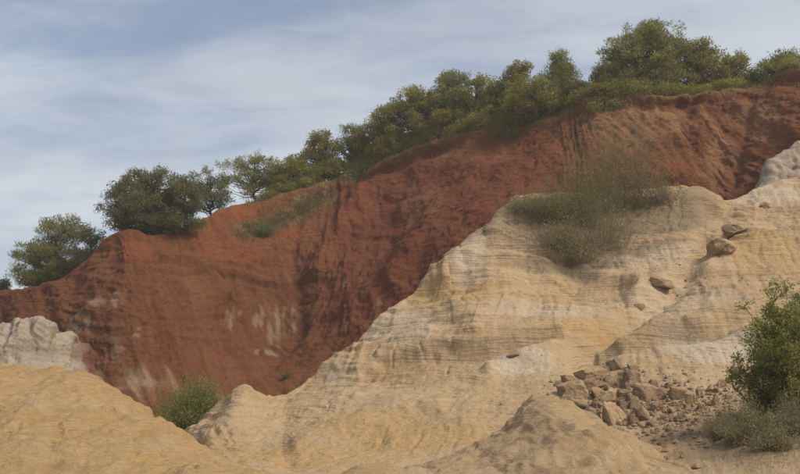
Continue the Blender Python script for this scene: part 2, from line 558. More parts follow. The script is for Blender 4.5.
st = Z + 0.04 * X + 0.8 * fbm(P * 0.1, 2)
d += face * (0.22 * perlin(vec(X * .05, Y * .05, st * 0.8)) + 0.14 * perlin(vec(X * .1, Y * .1, st * 2.3))) * (0.25 + 0.35 * left)
d += 0.17 * fbm(P * 0.7, 5)
d += 0.09 * ridged(P * 1.7 + 4, 3) * face
fw = fl + 0.5 * fbm(P * 0.5, 2)
d -= face * 0.13 * np.clip(1 - np.abs(perlin(vec(fw * 0.34, Z * 0.05, 6.0))) * 11, 0, 1) * np.clip(0.35 + 1.2 * fbm(P * 0.15 + 83, 2), 0, 1)
d -= face * 0.10 * np.clip(1 - np.abs(perlin(vec(fw * 1.0, Z * 0.10, 16.0))) * 6, 0, 1) * np.clip(0.3 + 1.4 * fbm(P * 0.25 + 13, 2), 0, 1)
d += face * 0.13 * np.tanh(4 * perlin(vec(X * .06, Y * .06, st * 0.9 + 5))) * np.clip(0.4 + fbm(P * 0.2 + 31, 3), 0, 1) * (0.4 + 0.6 * left)
d += (0.22 * np.exp(-((below - 4) / 3.5) ** 2) - 0.5 * np.exp(-((below - 13) / 5.0) ** 2)) * face * np.clip(0.6 + 0.9 * fbm(P * 0.25, 3), 0, 1.5) * (0.35 + 0.65 * sstep(300, 380, bx))    # undercut below the turf
d -= 0.7 * blob(bx, by, 275, 330, 24, 22) + 0.7 * blob(bx, by, 305, 300, 38, 56)
d -= 0.35 * np.exp(-(seg_dist(bx, by, [(300, 215), (292, 260), (300, 330), (268, 362), (225, 390)]) / 6) ** 2)
d += 0.6 * np.exp(-(seg_dist(bx, by, [(97, 309), (85, 322), (72, 338), (66, 360)]) / 5) ** 2)
d += 0.9 * np.exp(-(seg_dist(bx, by, [(160, 250), (190, 258), (206, 266), (222, 300)]) / 6) ** 2)
d += 0.7 * np.exp(-(seg_dist(bx, by, [(380, 180), (352, 210), (335, 240), (318, 270)]) / 9) ** 2)
d += 0.6 * np.exp(-(seg_dist(bx, by, [(470, 190), (440, 215), (415, 250), (395, 285)]) / 9) ** 2)
d -= 0.5 * np.exp(-(seg_dist(bx, by, [(690, 100), (684, 135), (700, 190)]) / 7) ** 2)
d -= 0.1 * np.exp(-(seg_dist(bx, by, [(580, 110), (572, 140), (560, 175)]) / 8) ** 2)
d -= 0.35 * np.exp(-(seg_dist(bx, by, [(755, 110), (748, 140), (735, 190)]) / 6) ** 2)
P2 = P + N * d[..., None]
en = fbm(P * 0.55, 4)
vs = perlin(vec(fl * 1.3, Z * 0.12, 4.0))


def patch(cx, cy, rx, ry, hard=0.25):
    bl = blob(bx, by, cx, cy, rx, ry)
    return sstep(0.06, 0.35, bl) * sstep(0.5 - hard, 0.5 + hard, bl + 0.30 * en + 0.5 * vs * (1 + 0.6 * left) - 0.08)


pale = np.zeros_like(bx)
for a in ((257, 312, 4, 15), (264, 322, 4, 20), (270, 326, 3, 18), (276, 320, 3.5, 20), (284, 318, 4, 18), (291, 312, 3, 14), (230, 318, 6, 9), (262, 347, 20, 3), (362, 283, 4, 8), (382, 308, 3, 6), (115, 300, 6, 9), (118, 305, 5, 5), (100, 302, 8, 7),
          (140, 330, 4, 4), (137, 338, 5, 3), (240, 312, 3, 4), (208, 392, 32, 4)):
    pale = np.maximum(pale, patch(*a) * 0.6)
pale = np.maximum(pale, 0.7 * patch(138, 380, 36, 22, 0.45))
pale = np.maximum(pale, 0.6 * patch(105, 352, 34, 20, 0.45))
ochre = 1.0 * patch(640, 128, 62, 26, 0.45) + 1.0 * patch(712, 166, 22, 34, 0.45) + 0.6 * patch(765, 125, 36, 26, 0.45) + 0.45 * patch(470, 160, 40, 16, 0.4) + 0.35 * patch(425, 205, 28, 28, .4) + 0.5 * patch(150, 385, 60, 20, 0.4)
ochre = np.clip(ochre, 0, 1)
bright = np.clip(0.85 * patch(238, 212, 26, 10, 0.4) + 0.55 * patch(140, 244, 40, 10, .4) + 0.6 * patch(300, 235, 34, 8, .4) + 0.5 * patch(205, 232, 24, 10, .4)
                 + 0.6 * patch(655, 172, 34, 8, .4) + 0.5 * patch(230, 255, 60, 10, .4), 0, 1)
turf = np.clip((1 - sstep(4, 9, below + 4 * en)) * (sstep(240, 330, bx) * 0.75), 0, 1)
turf = np.maximum(turf, (1 - face) * sstep(150, 300, bx))
ledge = sstep(0.4, 0.6, np.exp(-(seg_dist(bx, by, [(242, 232), (268, 226), (300, 210), (328, 196)]) / 10) ** 2) + 0.3 * en)
grey = np.clip(np.maximum(turf * 0.85, ledge * 0.8), 0, 1)
pale = np.maximum(pale, 0.45 * patch(84, 330, 16, 16, 0.4))
pale *= sstep(-0.3, 0.2, perlin(vec(bx * 0.16, by * 0.022, 14.0)) + 0.45 * en + 0.12)
cliff_o, cliff_bvh = land('red_cliff', P2, M_RED, 'tall eroded red ochre cliff rising to the right behind the pale sand hill',
                          {'pale': pale, 'ochre': ochre, 'bright': bright, 'grey': grey, 'across': fl, 'crimson': np.clip(mid * (1 - 0.6 * sstep(500, 560, bx)), 0, 1)}, 2)

# ---- pale sand hill
S = [(60, 500, 46), (150, 455, 46), (188, 434, 46), (203, 421, 46), (222, 408, 46), (243, 398, 46), (262, 396, 47), (286, 395, 48), (300, 386, 49), (315, 375, 50), (350, 348, 52), (365, 333, 53),
     (380, 320, 54), (400, 303, 55), (420, 289, 56), (437, 277, 57), (446, 275, 57), (455, 272, 57), (462, 262, 57.5), (470, 254, 58), (477, 240, 58.5), (484, 234, 58.8), (490, 231, 59), (498, 216, 59.5), (507, 207, 60),
     (518, 198, 61), (540, 194, 61.5), (560, 194, 62), (610, 195, 63), (650, 191, 64), (685, 191, 65), (700, 193, 65), (712, 200, 65.5), (722, 205, 66), (735, 201, 66.5), (755, 189, 67), (775, 183, 67.5),
     (800, 176, 68), (1000, 150, 68), (1300, 190, 66)]
H1 = [(60, 505, 44), (188, 447, 44), (245, 416, 43.5), (285, 411, 45), (350, 372, 48), (420, 322, 52), (455, 299, 53.5), (490, 264, 55.5), (520, 238, 57.5), (560, 232, 58), (610, 235, 59), (650, 232, 59),
      (700, 238, 59), (720, 243, 60), (755, 225, 61), (800, 214, 61), (1000, 200, 61), (1300, 240, 60)]
H2 = [(60, 515, 41), (188, 460, 41), (245, 440, 40), (285, 435, 41), (350, 405, 43.5), (420, 365, 46.5), (455, 345, 48), (490, 320, 50), (520, 300, 52), (560, 290, 53), (610, 290, 53.5), (650, 290, 53),
      (700, 288, 51.5), (755, 274, 52), (800, 268, 52), (1000, 260, 53), (1300, 300, 52)]
H3 = [(60, 520, 38), (188, 468, 37.5), (285, 455, 37), (350, 435, 38), (420, 410, 40), (490, 375, 43), (560, 355, 45), (610, 352, 45), (650, 348, 44), (700, 342, 43), (755, 336, 43), (800, 328, 43),
      (1000, 330, 43), (1300, 370, 42)]
H4 = [(60, 525, 35), (188, 474, 34.5), (285, 466, 34), (350, 455, 34), (420, 442, 35), (490, 425, 36.5), (560, 405, 38), (610, 398, 38.5), (650, 398, 38), (700, 395, 37), (755, 392, 36.5), (800, 385, 36),
      (1000, 390, 35), (1300, 420, 35)]
H5 = [(60, 530, 30), (188, 478, 30), (350, 470, 30), (420, 465, 31), (490, 455, 32), (560, 438, 33), (610, 432, 33), (650, 432, 32.5), (700, 430, 31), (755, 430, 30), (800, 430, 29.5), (1000, 440, 28), (1300, 450, 28)]
px_s = columns(150, 812, 1.15, 60, 1300)
rows = [line(r, px_s, 1) for r in (S, H1, H2, H3, H4, H5)]
cr = rows[0]
b2 = cr + np.array([0.0, 6.0, 0.0]); b2[:, 2] = -1.5
b1 = cr + np.array([0.0, 2.2, -1.8])
b0 = cr + np.array([0.0, 0.6, -0.10])
f1 = rows[-1].copy(); f1[:, 1] = 17.0; f1[:, 0] *= 18.0 / rows[-1][:, 1]; f1[:, 2] = -0.35
P = loft([b2, b1, b0] + rows + [f1], [5, 8, 6, 48, 66, 66, 54, 40, 16])
N = normals(P)
bx, by = proj(P)
X, Y, Z = P[..., 0], P[..., 1], P[..., 2]
fr = np.ones_like(bx) * sstep(12, 24, np.arange(P.shape[0])[:, None])
wash = sstep(0.80, 0.95, N[..., 2]) * (1 - sstep(40, 50, Y))
sharp = (0.4 + 0.6 * sstep(36, 48, Y)) * (1 - 0.4 * wash)
fr = fr * (1 - 0.3 * wash)
d = fr * 0.6 * fbm(P * 0.11 + 3, 3)
st = Z + 0.05 * X + 0.55 * fbm(P * 0.16, 3)
msk = 0.5 + 0.5 * np.clip(fbm(P * 0.25 + 40, 2) * 1.6, -1, 1)
d += fr * sharp * (0.17 * perlin(vec(X * .05, Y * .05, st * 1.1)) + (0.17 * perlin(vec(X * .08, Y * .08, st * 2.9)) + 0.09 * perlin(vec(X * .15, Y * .15, st * 6.0))) * (0.35 + msk))
rl = X - 0.15 * Y + 0.5 * fbm(P * 0.3, 2)
d += fr * 0.13 * (ridged(vec(rl * 0.33, Z * 0.05, 2.0), 2) - 0.4)
d += fr * 0.05 * ridged(vec(rl * 1.25, Z * 0.13, 5.0), 2) * (0.4 + msk)
d += 0.065 * fbm(P * 1.1, 3) + 0.032 * fbm(P * 4.0, 2)


def cut(pts, w, depth):
    return depth * np.exp(-(seg_dist(bx, by, pts) / w) ** 2)


d -= cut([(720, 240), (700, 262), (672, 292), (640, 318), (612, 342), (585, 362)], 11, 0.8)     # gully between the two domes
d += cut([(437, 282), (475, 330)], 13, 0.3)                            # rib below the notch
d += cut([(575, 252), (584, 266), (602, 278), (640, 290)], 6, 0.5)
d -= cut([(560, 262), (590, 272), (572, 285)], 11, 0.5)
d += cut([(500, 240), (470, 262), (450, 285)], 8, 0.5)
d += cut([(300, 452), (350, 430), (400, 415), (440, 412)], 9, 0.3)
d -= cut([(285, 470), (330, 452), (380, 440)], 8, 0.2)
d += fr * 0.10 * ridged(vec(X * 0.35, Y * 0.35, st * 3.4), 2) * np.clip(fbm(P * 0.35 + 70, 3) + 0.35, 0, 1)
bed = np.tanh(4 * perlin(vec(X * .07, Y * .07, st * 1.35 + 5)))
bed2 = np.tanh(4 * perlin(vec(X * .12, Y * .12, st * 3.6 + 9)))
d += fr * (0.10 * bed * np.clip(0.6 + fbm(P * 0.2 + 31, 3), 0, 1.2) + 0.055 * bed2 * np.clip(0.4 + 1.2 * fbm(P * 0.4 + 51, 3), 0, 1))
d -= fr * 0.12 * np.clip(1 - np.abs(perlin(vec(rl * 0.42, Z * 0.07, 6.0))) * 14, 0, 1) * np.clip(0.2 + 1.5 * fbm(P * 0.22 + 83, 2), 0, 1)
d -= fr * 0.05 * np.clip(1 - np.abs(perlin(vec(rl * 1.3, Z * 0.2, 16.0))) * 7, 0, 1) * np.clip(0.1 + 1.6 * fbm(P * 0.3 + 13, 2), 0, 1)
d += cut([(380, 358), (440, 352), (500, 350), (560, 344)], 4, 0.35)
d -= cut([(380, 366), (440, 360), (500, 358), (560, 351)], 3.5, 0.3)
d += cut([(490, 372), (545, 362), (560, 352)], 8, 0.5)
d += cut([(600, 352), (680, 335), (740, 325), (800, 312)], 4, 0.4)
d -= cut([(600, 360), (680, 343), (740, 333), (800, 320)], 4, 0.35)
d += cut([(640, 300), (700, 268), (760, 250), (800, 246)], 12, 0.6)
d += cut([(245, 398), (235, 430), (215, 450)], 12, 0.4)
d += 0.6 * blob(bx, by, 690, 205, 40, 10) - 0.5 * blob(bx, by, 665, 228, 30, 8)
P3 = P + N * d[..., None]
en = fbm(P * 0.5, 4)
sv = perlin(vec(X * .1, Y * .1, st * 2.4))


def patch2(cx, cy, rx, ry, hard=0.3):
    bl = blob(bx, by, cx, cy, rx, ry)
    return sstep(0.04, 0.35, bl) * sstep(0.5 - hard, 0.5 + hard, bl + 0.25 * en + 0.28 * sv)


pale = 0.75 * patch2(520, 372, 42, 14) + 0.8 * patch2(720, 350, 70, 16) + 0.65 * patch2(470, 262, 22, 30) + 0.5 * patch2(400, 330, 40, 20) + 0.7 * patch2(770, 190, 60, 12) + 0.45 * patch2(550, 320, 60, 12) \
    + 0.45 * patch2(340, 375, 30, 10) + 0.4 * patch2(680, 300, 70, 20) + 0.5 * patch2(650, 260, 40, 16)
ochre = 0.5 * patch2(400, 436, 90, 14) + 0.5 * patch2(455, 300, 60, 14) + 0.45 * patch2(300, 460, 90, 12) + 0.4 * patch2(760, 260, 60, 12) + 0.45 * patch2(590, 335, 50, 10) + 0.4 * patch2(690, 450, 70, 16)
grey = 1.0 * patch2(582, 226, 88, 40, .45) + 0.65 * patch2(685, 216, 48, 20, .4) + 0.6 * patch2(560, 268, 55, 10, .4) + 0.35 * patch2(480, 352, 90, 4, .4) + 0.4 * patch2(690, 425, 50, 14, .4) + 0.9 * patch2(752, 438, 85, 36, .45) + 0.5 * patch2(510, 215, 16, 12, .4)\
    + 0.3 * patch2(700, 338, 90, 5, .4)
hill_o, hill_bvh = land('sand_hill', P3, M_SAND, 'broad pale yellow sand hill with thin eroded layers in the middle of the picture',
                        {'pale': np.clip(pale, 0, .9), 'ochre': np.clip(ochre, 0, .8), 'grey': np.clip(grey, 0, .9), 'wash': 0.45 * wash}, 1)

# ---- smaller mounds
def mound(name, crest, backoff, mids, mat, label, step=1.6, amp=1.0, seed=0.0, ridges=(), ochre_v=0.25, brown_shade_v=0.0, far=(-300, 420), pos=(0, 300), counts=None, clay=False, rcut=0.0, foot=17.0):
    pxs = columns(pos[0], pos[1], step, far[0], far[1])
    c = line(crest, pxs, 2)
    rr = [c + np.array(b) for b in backoff]
    for r in rr[:1]:
        r[:, 2] = np.minimum(r[:, 2], -0.8)
    fr_rows = []
    for (fz, y) in mids:                     # fraction of crest height, distance from the camera (or offset if negative)
        r = c.copy()
        yn = (c[:, 1] + y) if y < 0 else c[:, 1] + (foot - c[:, 1]) * y
        r[:, 0] = c[:, 0] * (0.35 + 0.65 * yn / c[:, 1]); r[:, 1] = yn
        r[:, 2] = c[:, 2] * fz - (0.25 if fz == 0 else 0)
        fr_rows.append(r)
    P = loft(rr + [c] + fr_rows, counts)
    N = normals(P)
    bx, by = proj(P)
    X, Y, Z = P[..., 0], P[..., 1], P[..., 2]
    d = amp * (0.30 * fbm(P * 0.22 + seed, 3) + 0.14 * (ridged(vec(X * 0.9 + 0.4 * fbm(P * .5, 2), Z * 0.25, seed), 3) - 0.4) + 0.09 * fbm(P * 1.3 + seed, 3) + 0.035 * fbm(P * 5.0, 2))
    st = Z + 0.06 * X + 0.3 * fbm(P * 0.3, 2)
    d += amp * 0.06 * perlin(vec(X * .2, Y * .2, st * 5.0 + seed))
    d -= amp * 0.16 * np.clip(1 - np.abs(perlin(vec(X * 0.9 + .5 * fbm(P * .7, 2), Z * 0.5, seed + 6.0))) * 9, 0, 1) * np.clip(0.2 + 1.5 * fbm(P * 0.5 + 83, 2), 0, 1)
    d += amp * 0.05 * np.tanh(4 * perlin(vec(X * .3, Y * .3, st * 3.2 + seed))) * np.clip(0.5 + fbm(P * 0.6 + 31, 3), 0, 1) + amp * 0.04 * fbm(P * 2.6 + seed, 3)
    for (pts, w, dep) in ridges:
        d += dep * np.exp(-(seg_dist(bx, by, pts) / w) ** 2)
    P = P + N * d[..., None]
    en = fbm(P * 0.6 + seed, 3)
    if clay:
        at = {'red': np.clip(sstep(-6, 14, bx - rcut + 7 * en), 0, 1)}
    else:
        at = {'wash': 0.35 + 0 * bx, 'pale': np.clip(0.3 * sstep(0, .8, en), 0, 1), 'ochre': np.clip(ochre_v + 0.35 * en, 0, .8), 'grey': np.clip(0.35 * sstep(.2, .9, fbm(P * 1.1 + seed + 9, 3)) + brown_shade_v * (1 - sstep(535, 590, bx + 25 * en)), 0, .7)}  # left side darker: brown sand plus shade put into the colour
    return land(name, P, mat, label, at, 1)


lm_o, lm_bvh = mound('sand_mound', [(-300, 385, 35), (-100, 370, 33.5), (0, 365, 32), (40, 367, 31.5), (78, 369, 31), (100, 380, 30.5), (120, 394, 30), (140, 409, 29), (170, 429, 28), (200, 449, 27), (235, 466, 26), (300, 480, 25), (420, 494, 24)],
      [(0, 6, -3), (0, 2.5, -0.9), (0, 0.7, -0.12)], [(0.95, 0.08), (0.70, 0.32), (0.34, 0.62), (0.0, 1.0)], M_MOUND, 'rounded yellow sand mound at the left edge of the foreground', counts=[6, 10, 8, 14, 40, 46, 30],
      far=(-300, 420), pos=(-10, 300), seed=3.0, ochre_v=0.5, amp=0.75)
rm_o, rm_bvh = mound('sand_mound', [(360, 490, 26), (400, 480, 27), (440, 462, 28), (480, 437, 29), (510, 420, 30), (530, 411, 31), (541, 408, 31), (556, 411, 31), (600, 427, 30.5), (640, 440, 30), (690, 457, 29), (740, 476, 28), (820, 495, 27)],
      [(0, 4, -3), (0, 2.0, -0.6), (0, 0.6, -0.08)], [(0.95, 0.08), (0.70, 0.32), (0.34, 0.62), (0.0, 1.0)], M_MOUND, 'darker sloping sand mound in front of the rock pile', counts=[6, 10, 8, 14, 36, 40, 26],
      far=(340, 840), pos=(370, 800), seed=11.0, brown_shade_v=0.15, ridges=[([(541, 412), (575, 430), (600, 460)], 22, 0.25), ([(500, 440), (480, 474)], 30, -0.2)], ochre_v=0.1, amp=0.7)
mound('sand_mound', [(310, 492, 23), (330, 479, 23.2), (348, 467, 23.5), (366, 462, 23.6), (384, 464, 23.5), (400, 470, 23.2), (430, 488, 23)],
      [(0, 3, -2), (0, 1.2, -0.3), (0, 0.4, -0.03)], [(0.9, 0.15), (0.5, 0.5), (0.0, 1.0)], M_MOUND, 'small smooth sand hump at the bottom edge left of centre', counts=[4, 8, 6, 12, 14, 14],
      far=(310, 430), pos=(310, 430), seed=21.0, amp=0.25, ochre_v=0.2)
mound('sand_mound', [(520, 492, 23), (550, 472, 23.2), (580, 461, 23.6), (610, 459, 23.8), (650, 463, 23.8), (690, 468, 23.6), (730, 484, 23)],
      [(0, 3, -2), (0, 1.2, -0.3), (0, 0.4, -0.03)], [(0.9, 0.15), (0.5, 0.5), (0.0, 1.0)], M_MOUND, 'low smooth sand hump at the bottom edge right of centre', counts=[4, 8, 6, 12, 14, 14],
      far=(520, 730), pos=(520, 730), seed=25.0, amp=0.25, ochre_v=0.1)
mound('clay_spur', [(-300, 360, 82), (-100, 338, 79), (-20, 328, 76), (0, 323, 75), (12, 320, 74.5), (28, 319, 74), (44, 321, 74), (60, 328, 74.6), (72, 333, 75.6), (82, 340, 76.4), (94, 352, 77.2), (110, 372, 78.0), (130, 398, 79.5), (170, 430, 88)],
      [(0, 5, -5), (0, 2.5, -1.5), (0, 0.8, -0.15)], [(0.86, -1.0), (0.62, -2.4), (0.35, -4.5), (0.0, -8.0)], M_CLAY, 'whitish grey clay spur at the left foot of the red cliff', counts=[4, 8, 6, 20, 30, 24, 12],
      far=(-300, 180), pos=(-12, 170), step=1.2, seed=31.0, amp=1.15, clay=True, rcut=76, ridges=[([(40, 328), (22, 345), (5, 355)], 6, 0.5), ([(60, 330), (52, 350)], 5, -0.5), ([(28, 322), (34, 345)], 4, -0.4), ([(80, 342), (76, 362)], 4, -0.4), ([(10, 324), (4, 350)], 4, -0.4)])
mound('clay_spur', [(720, 240, 71), (745, 212, 71), (762, 184, 71.5), (768, 167, 72), (776, 160, 72.2), (786, 152, 72.5), (800, 142, 72.8), (900, 118, 73), (1200, 120, 73)],
      [(0, 4, -8), (0, 2, -1.5), (0, 0.6, -0.15)], [(0.9, -0.7), (0.75, -1.6), (0.6, -2.6), (0.4, -3.6)], M_CLAY, 'pale grey clay spur rising above the sand hill at the right edge', counts=[4, 8, 6, 20, 30, 24, 12],
      far=(720, 1200), pos=(722, 812), step=1.2, seed=37.0, amp=1.2, clay=True, rcut=2000)

ALL_BVH = [cliff_bvh, hill_bvh, lm_bvh, rm_bvh]


def hit(px, py, bvhs=None):
    d = Vector(ray(px, py)); d.normalize()
    o = Vector(CAM)
    best = None
    for b in (bvhs or ALL_BVH):
        loc, nor, i, dist = b.ray_cast(o, d)
        if loc and (best is None or dist < best[1]):
            best = (loc, dist, nor)
    return best


def down(x, y, bvh):
    loc, nor, i, dist = bvh.ray_cast(Vector((x, y, 200)), Vector((0, 0, -1)))
    return loc


# ------------------------------------------------------------------ vegetation
class Geo:
    """collects quads with a tint"""
    def __init__(s):
        s.V = []; s.T = []; s.n = 0

    def quads(s, C4, tint):                   # C4 (n,4,3)
        s.V.append(C4.reshape(-1, 3)); s.T.append(np.repeat(tint, 4)); s.n += len(C4)

    def mesh(s, name, mat, smooth=False):
        V = np.concatenate(s.V); T = np.concatenate(s.T)
        me = mesh_np(name, V, np.arange(len(V)).reshape(-1, 4), mat, smooth)
        attr(me, 'tint', np.clip(T, 0, 1))
        return me


def unit(v):
    return v / (np.linalg.norm(v, axis=-1, keepdims=True) + 1e-9)


def leaves(rs, C, axis, length, width):
    """rhombic leaves at C pointing along axis"""
    n = len(C)
    side = unit(np.cross(axis, rs.normal(size=(n, 3))))
    L = (length * rs.uniform(0.65, 1.35, n))[:, None]; W = (width * rs.uniform(0.65, 1.35, n))[:, None]
    return np.stack([C, C + axis * L * 0.5 + side * W * 0.5, C + axis * L, C + axis * L * 0.5 - side * W * 0.5], 1)


def tubes(paths, sides=5):
    """paths: list of (points (k,3), radii (k,)) -> V, Q"""
    Vs, Qs, off = [], [], 0
    for pts, rad in paths:
        pts = np.asarray(pts, float); k = len(pts)
        t = unit(np.gradient(pts, axis=0))
        ref = np.where(np.abs(t[:, 2:3]) > 0.9, np.array([[1.0, 0, 0]]), np.array([[0, 0, 1.0]]))
        a = unit(np.cross(t, ref)); b = np.cross(t, a)
        ang = np.arange(sides) / sides * 2 * math.pi
        ring = pts[:, None] + (a[:, None] * np.cos(ang)[None, :, None] + b[:, None] * np.sin(ang)[None, :, None]) * np.asarray(rad)[:, None, None]
        Vs.append(ring.reshape(-1, 3))
        i = np.arange(k - 1)[:, None] * sides; j = np.arange(sides)[None]
        q = np.stack([i + j, i + (j + 1) % sides, i + sides + (j + 1) % sides, i + sides + j], -1).reshape(-1, 4) + off
        Qs.append(q); off += k * sides
    return np.concatenate(Vs), np.concatenate(Qs)


def curve(a, b, rs, bend=0.1, k=6, up=0.0):
    t = np.linspace(0, 1, k)[:, None]
    L = np.linalg.norm(b - a)
    w = rs.normal(size=3) * bend * L
    w[2] += up * L
    return a + (b - a) * t + np.sin(t * math.pi) * w + rs.normal(size=(k, 3)) * 0.02 * L * (t > 0) * (t < 1)


STYLE = {   # material, leaf length, leaf width, clump radius (m), clump flatness, leaves per clump, gap
    'pine': (M_PINE, 0.24, 0.065, 0.62, 0.62, 150),
    'dark': (M_DARK, 0.17, 0.085, 0.62, 0.70, 150),
    'oak': (M_OAK, 0.17, 0.105, 0.55, 0.78, 120),
    'olive': (M_OLIVE, 0.17, 0.105, 0.52, 0.78, 110),
    'fresh': (M_FRESH, 0.16, 0.09, 0.50, 0.80, 110),
}


def tree(label, px, lobes, style, seed, back=2.5, D=None, bvh=None, dens=1.0, group='trees along the cliff edge', name='tree', cat='tree', sparse=0.0, trunk_r=0.13):
    """lobes: ellipses of foliage (cx, cy, rx, ry) seen at the tree's distance"""
    rs = np.random.RandomState(seed)
    mat, ll, lw, cr_, flat, lpc = STYLE[style]
    cx = [c[0] for c in CREST]
    if D is None:
        D = float(np.interp(px, cx, [c[2] for c in CREST])) + back
    b = bvh or cliff_bvh
    x = float(pt(px, 300, D)[0])
    g = down(x, D, b)
    base = np.array([x, D, (g.z if g else 0) - 0.12])
    root = link(name, None, loc=base, label=label, cat=cat, group=group)
    mpp = D / F
    clumps = []
    if sparse == 0 and name == 'tree':
        w_ = max(l[2] for l in lobes)
        lobes = list(lobes) + [(px - w_ * 0.45, float(np.interp(px - w_ * 0.45, cx, [c[1] for c in CREST])) - 9, w_ * 0.55, 9), (px + w_ * 0.45, float(np.interp(px + w_ * 0.45, cx, [c[1] for c in CREST])) - 9, w_ * 0.55, 9)]
    for (lx, ly, rx, ry) in lobes:
        rx *= 1.18 if 300 < px < 600 else 1.0
        c = pt(lx, ly, D) - base
        ax = np.array([rx * mpp, rx * mpp * 0.85, ry * mpp])
        n = max(3, int(dens * (1 - sparse) * 3.8 * (ax[0] * ax[2] / (cr_ * cr_) + 1.5)))
        dirs = unit(rs.normal(size=(n, 3)))
        rad = rs.uniform(0.2, 1.0, n) ** 0.5
        for q, r in zip(dirs, rad):
            k = cr_ * rs.uniform(0.55, 1.2) * min(1.0, 0.55 + 0.35 * min(ax) / cr_)
            p = c + q * np.maximum(ax * np.array([1.18, 1.18, 1.0]) - k * 0.35, 0.15) * r
            if p[2] > 0.15:
                clumps.append((p, k))
    top = max(c[0][2] for c in clumps)
    ctr = np.mean([c[0] for c in clumps], 0)
    tp = np.array([ctr[0] * 0.8, ctr[1] * 0.8, top * 0.86])
    tr = curve(np.zeros(3), tp, rs, 0.05, 9)
    V, Q = tubes([(tr, np.linspace(trunk_r, trunk_r * 0.25, 9))], 7)
    link('trunk', mesh_np('trunk', V, Q, M_BARK), root)
    paths = []
    geo = Geo()
    for p, k in clumps:
        f = np.clip(p[2] / tp[2] * rs.uniform(0.45, 0.85), 0.06, 0.95)
        a = np.array([np.interp(f, np.linspace(0, 1, 9), tr[:, i]) for i in range(3)])
        pa = curve(a, p, rs, 0.08, 5, -0.05)
        paths.append((pa, np.linspace(0.045, 0.012, 5)))
        n = int(lpc * (k / cr_) ** 1.6 * rs.uniform(0.8, 1.2))
        q = unit(rs.normal(size=(n, 3)))
        r = rs.uniform(0.1, 1.0, n)[:, None] ** 0.55
        fl = np.array([1.15, 1.15, flat])
        # ragged clump: a few twigs sticking out, leaves strung along them
        nt = 7
        td = unit(rs.normal(size=(nt, 3)) + np.array([0, 0, 0.55]))
        which = rs.randint(0, nt, n)
        pull = rs.uniform(0, 1, n)[:, None] ** 1.5
        off = q * r * fl * k * (1 - 0.55 * pull) + td[which] * pull * k * 1.05
        C = p + off
        if style == 'pine':
            axis = unit(unit(off) * 0.7 + td[which] * 0.4 + np.array([0, 0, 0.55]) + rs.normal(size=(n, 3)) * 0.35)
        else:
            axis = unit(unit(off) * 0.5 + rs.normal(size=(n, 3)) * 0.7)
        tint = np.clip(rs.normal(0.45, 0.16) + rs.normal(0, 0.17, n), 0, 1)
        geo.quads(leaves(rs, C, axis, ll, lw), tint)
        for w in range(3):
            paths.append((np.array([p, p + td[w] * k * 0.6, p + td[w] * k * 1.0]), [0.012, 0.009, 0.004]))
    V, Q = tubes(paths, 4)
    link('branches', mesh_np('branches', V, Q, M_BARK), root)
    link('crown', geo.mesh('crown', mat), root)
    return root


def shrub(name, label, base, width, height, nstem, mat, seed, cat='shrub', group=None, leafy=0, lsize=0.07, wid=0.02, spread=0.6, droop=0.25, lean=(0, 0), seg=6, leafmat=None, tilt=None):
    """arching stems from the base; narrow ribbons crossed in pairs, with optional leaves"""
    rs = np.random.RandomState(seed)
    root = link(name, None, loc=base, label=label, cat=cat, group=group)
    geo = Geo(); lg = Geo()
    t = np.linspace(0, 1, seg)
    for i in range(nstem):
        az = rs.uniform(0, 2 * math.pi); rr = rs.uniform(0, 1) ** 0.6
        h = height * rs.uniform(0.45, 1.05) * (1 - 0.45 * rr ** 2)
        out = width * 0.5 * rr * rs.uniform(0.6, 1.1)
        b = np.array([math.cos(az), math.sin(az) * 0.8, 0]) * width * 0.5 * spread * rr * rs.uniform(0.2, 1.0)
        e = np.array([math.cos(az), math.sin(az), 0]) * (out - np.linalg.norm(b) * 0.5)
        pts = b + e * (t ** 1.4)[:, None] + np.array([lean[0], lean[1], 0]) * (t ** 1.3)[:, None] * h + np.array([0, 0, 1]) * (h * (t - droop * rr * t ** 3))[:, None]
        pts += np.cumsum(rs.normal(size=(seg, 3)) * 0.03 * h, 0) * t[:, None]
        if tilt is not None:
            pts[:, 2] += pts[:, 0] * tilt * (1 - t)
        w = wid * np.linspace(1.2, 0.35, seg) * rs.uniform(0.7, 1.3)
        tint = np.clip(rs.normal(0.45, 0.2), 0, 1)
        for s in (np.array([1.0, 0, 0]), np.array([0, 1.0, 0])):
            sv = unit(np.cross(unit(np.gradient(pts, axis=0)), s)) * w[:, None]
            C4 = np.stack([pts[:-1] - sv[:-1], pts[:-1] + sv[:-1], pts[1:] + sv[1:], pts[1:] - sv[1:]], 1)
            geo.quads(C4, np.full(seg - 1, tint))
        # side twigs
        if leafy:
            n = rs.poisson(leafy)
            f = rs.uniform(0.22, 1.0, n)
            c = np.stack([np.interp(f, t, pts[:, k]) for k in range(3)], 1) + rs.normal(size=(n, 3)) * np.array([1, 1, 0.8]) * 0.055 * height * (0.4 + f[:, None] * 0.6)
            ax = unit(rs.normal(size=(n, 3)) + np.array([0, 0, 0.5]))
            lg.quads(leaves(rs, c, ax, lsize, lsize * 0.55), np.clip(tint + rs.normal(0, 0.2, n), 0, 1))
    link('stems', geo.mesh('stems', mat), root, kind='stuff')
    if leafy:
        link('foliage', lg.mesh('foliage', leafmat or mat), root)
    return root


def ground_at(px, py, bvhs=None):
    h = hit(px, py, bvhs)
    return np.array(h[0])


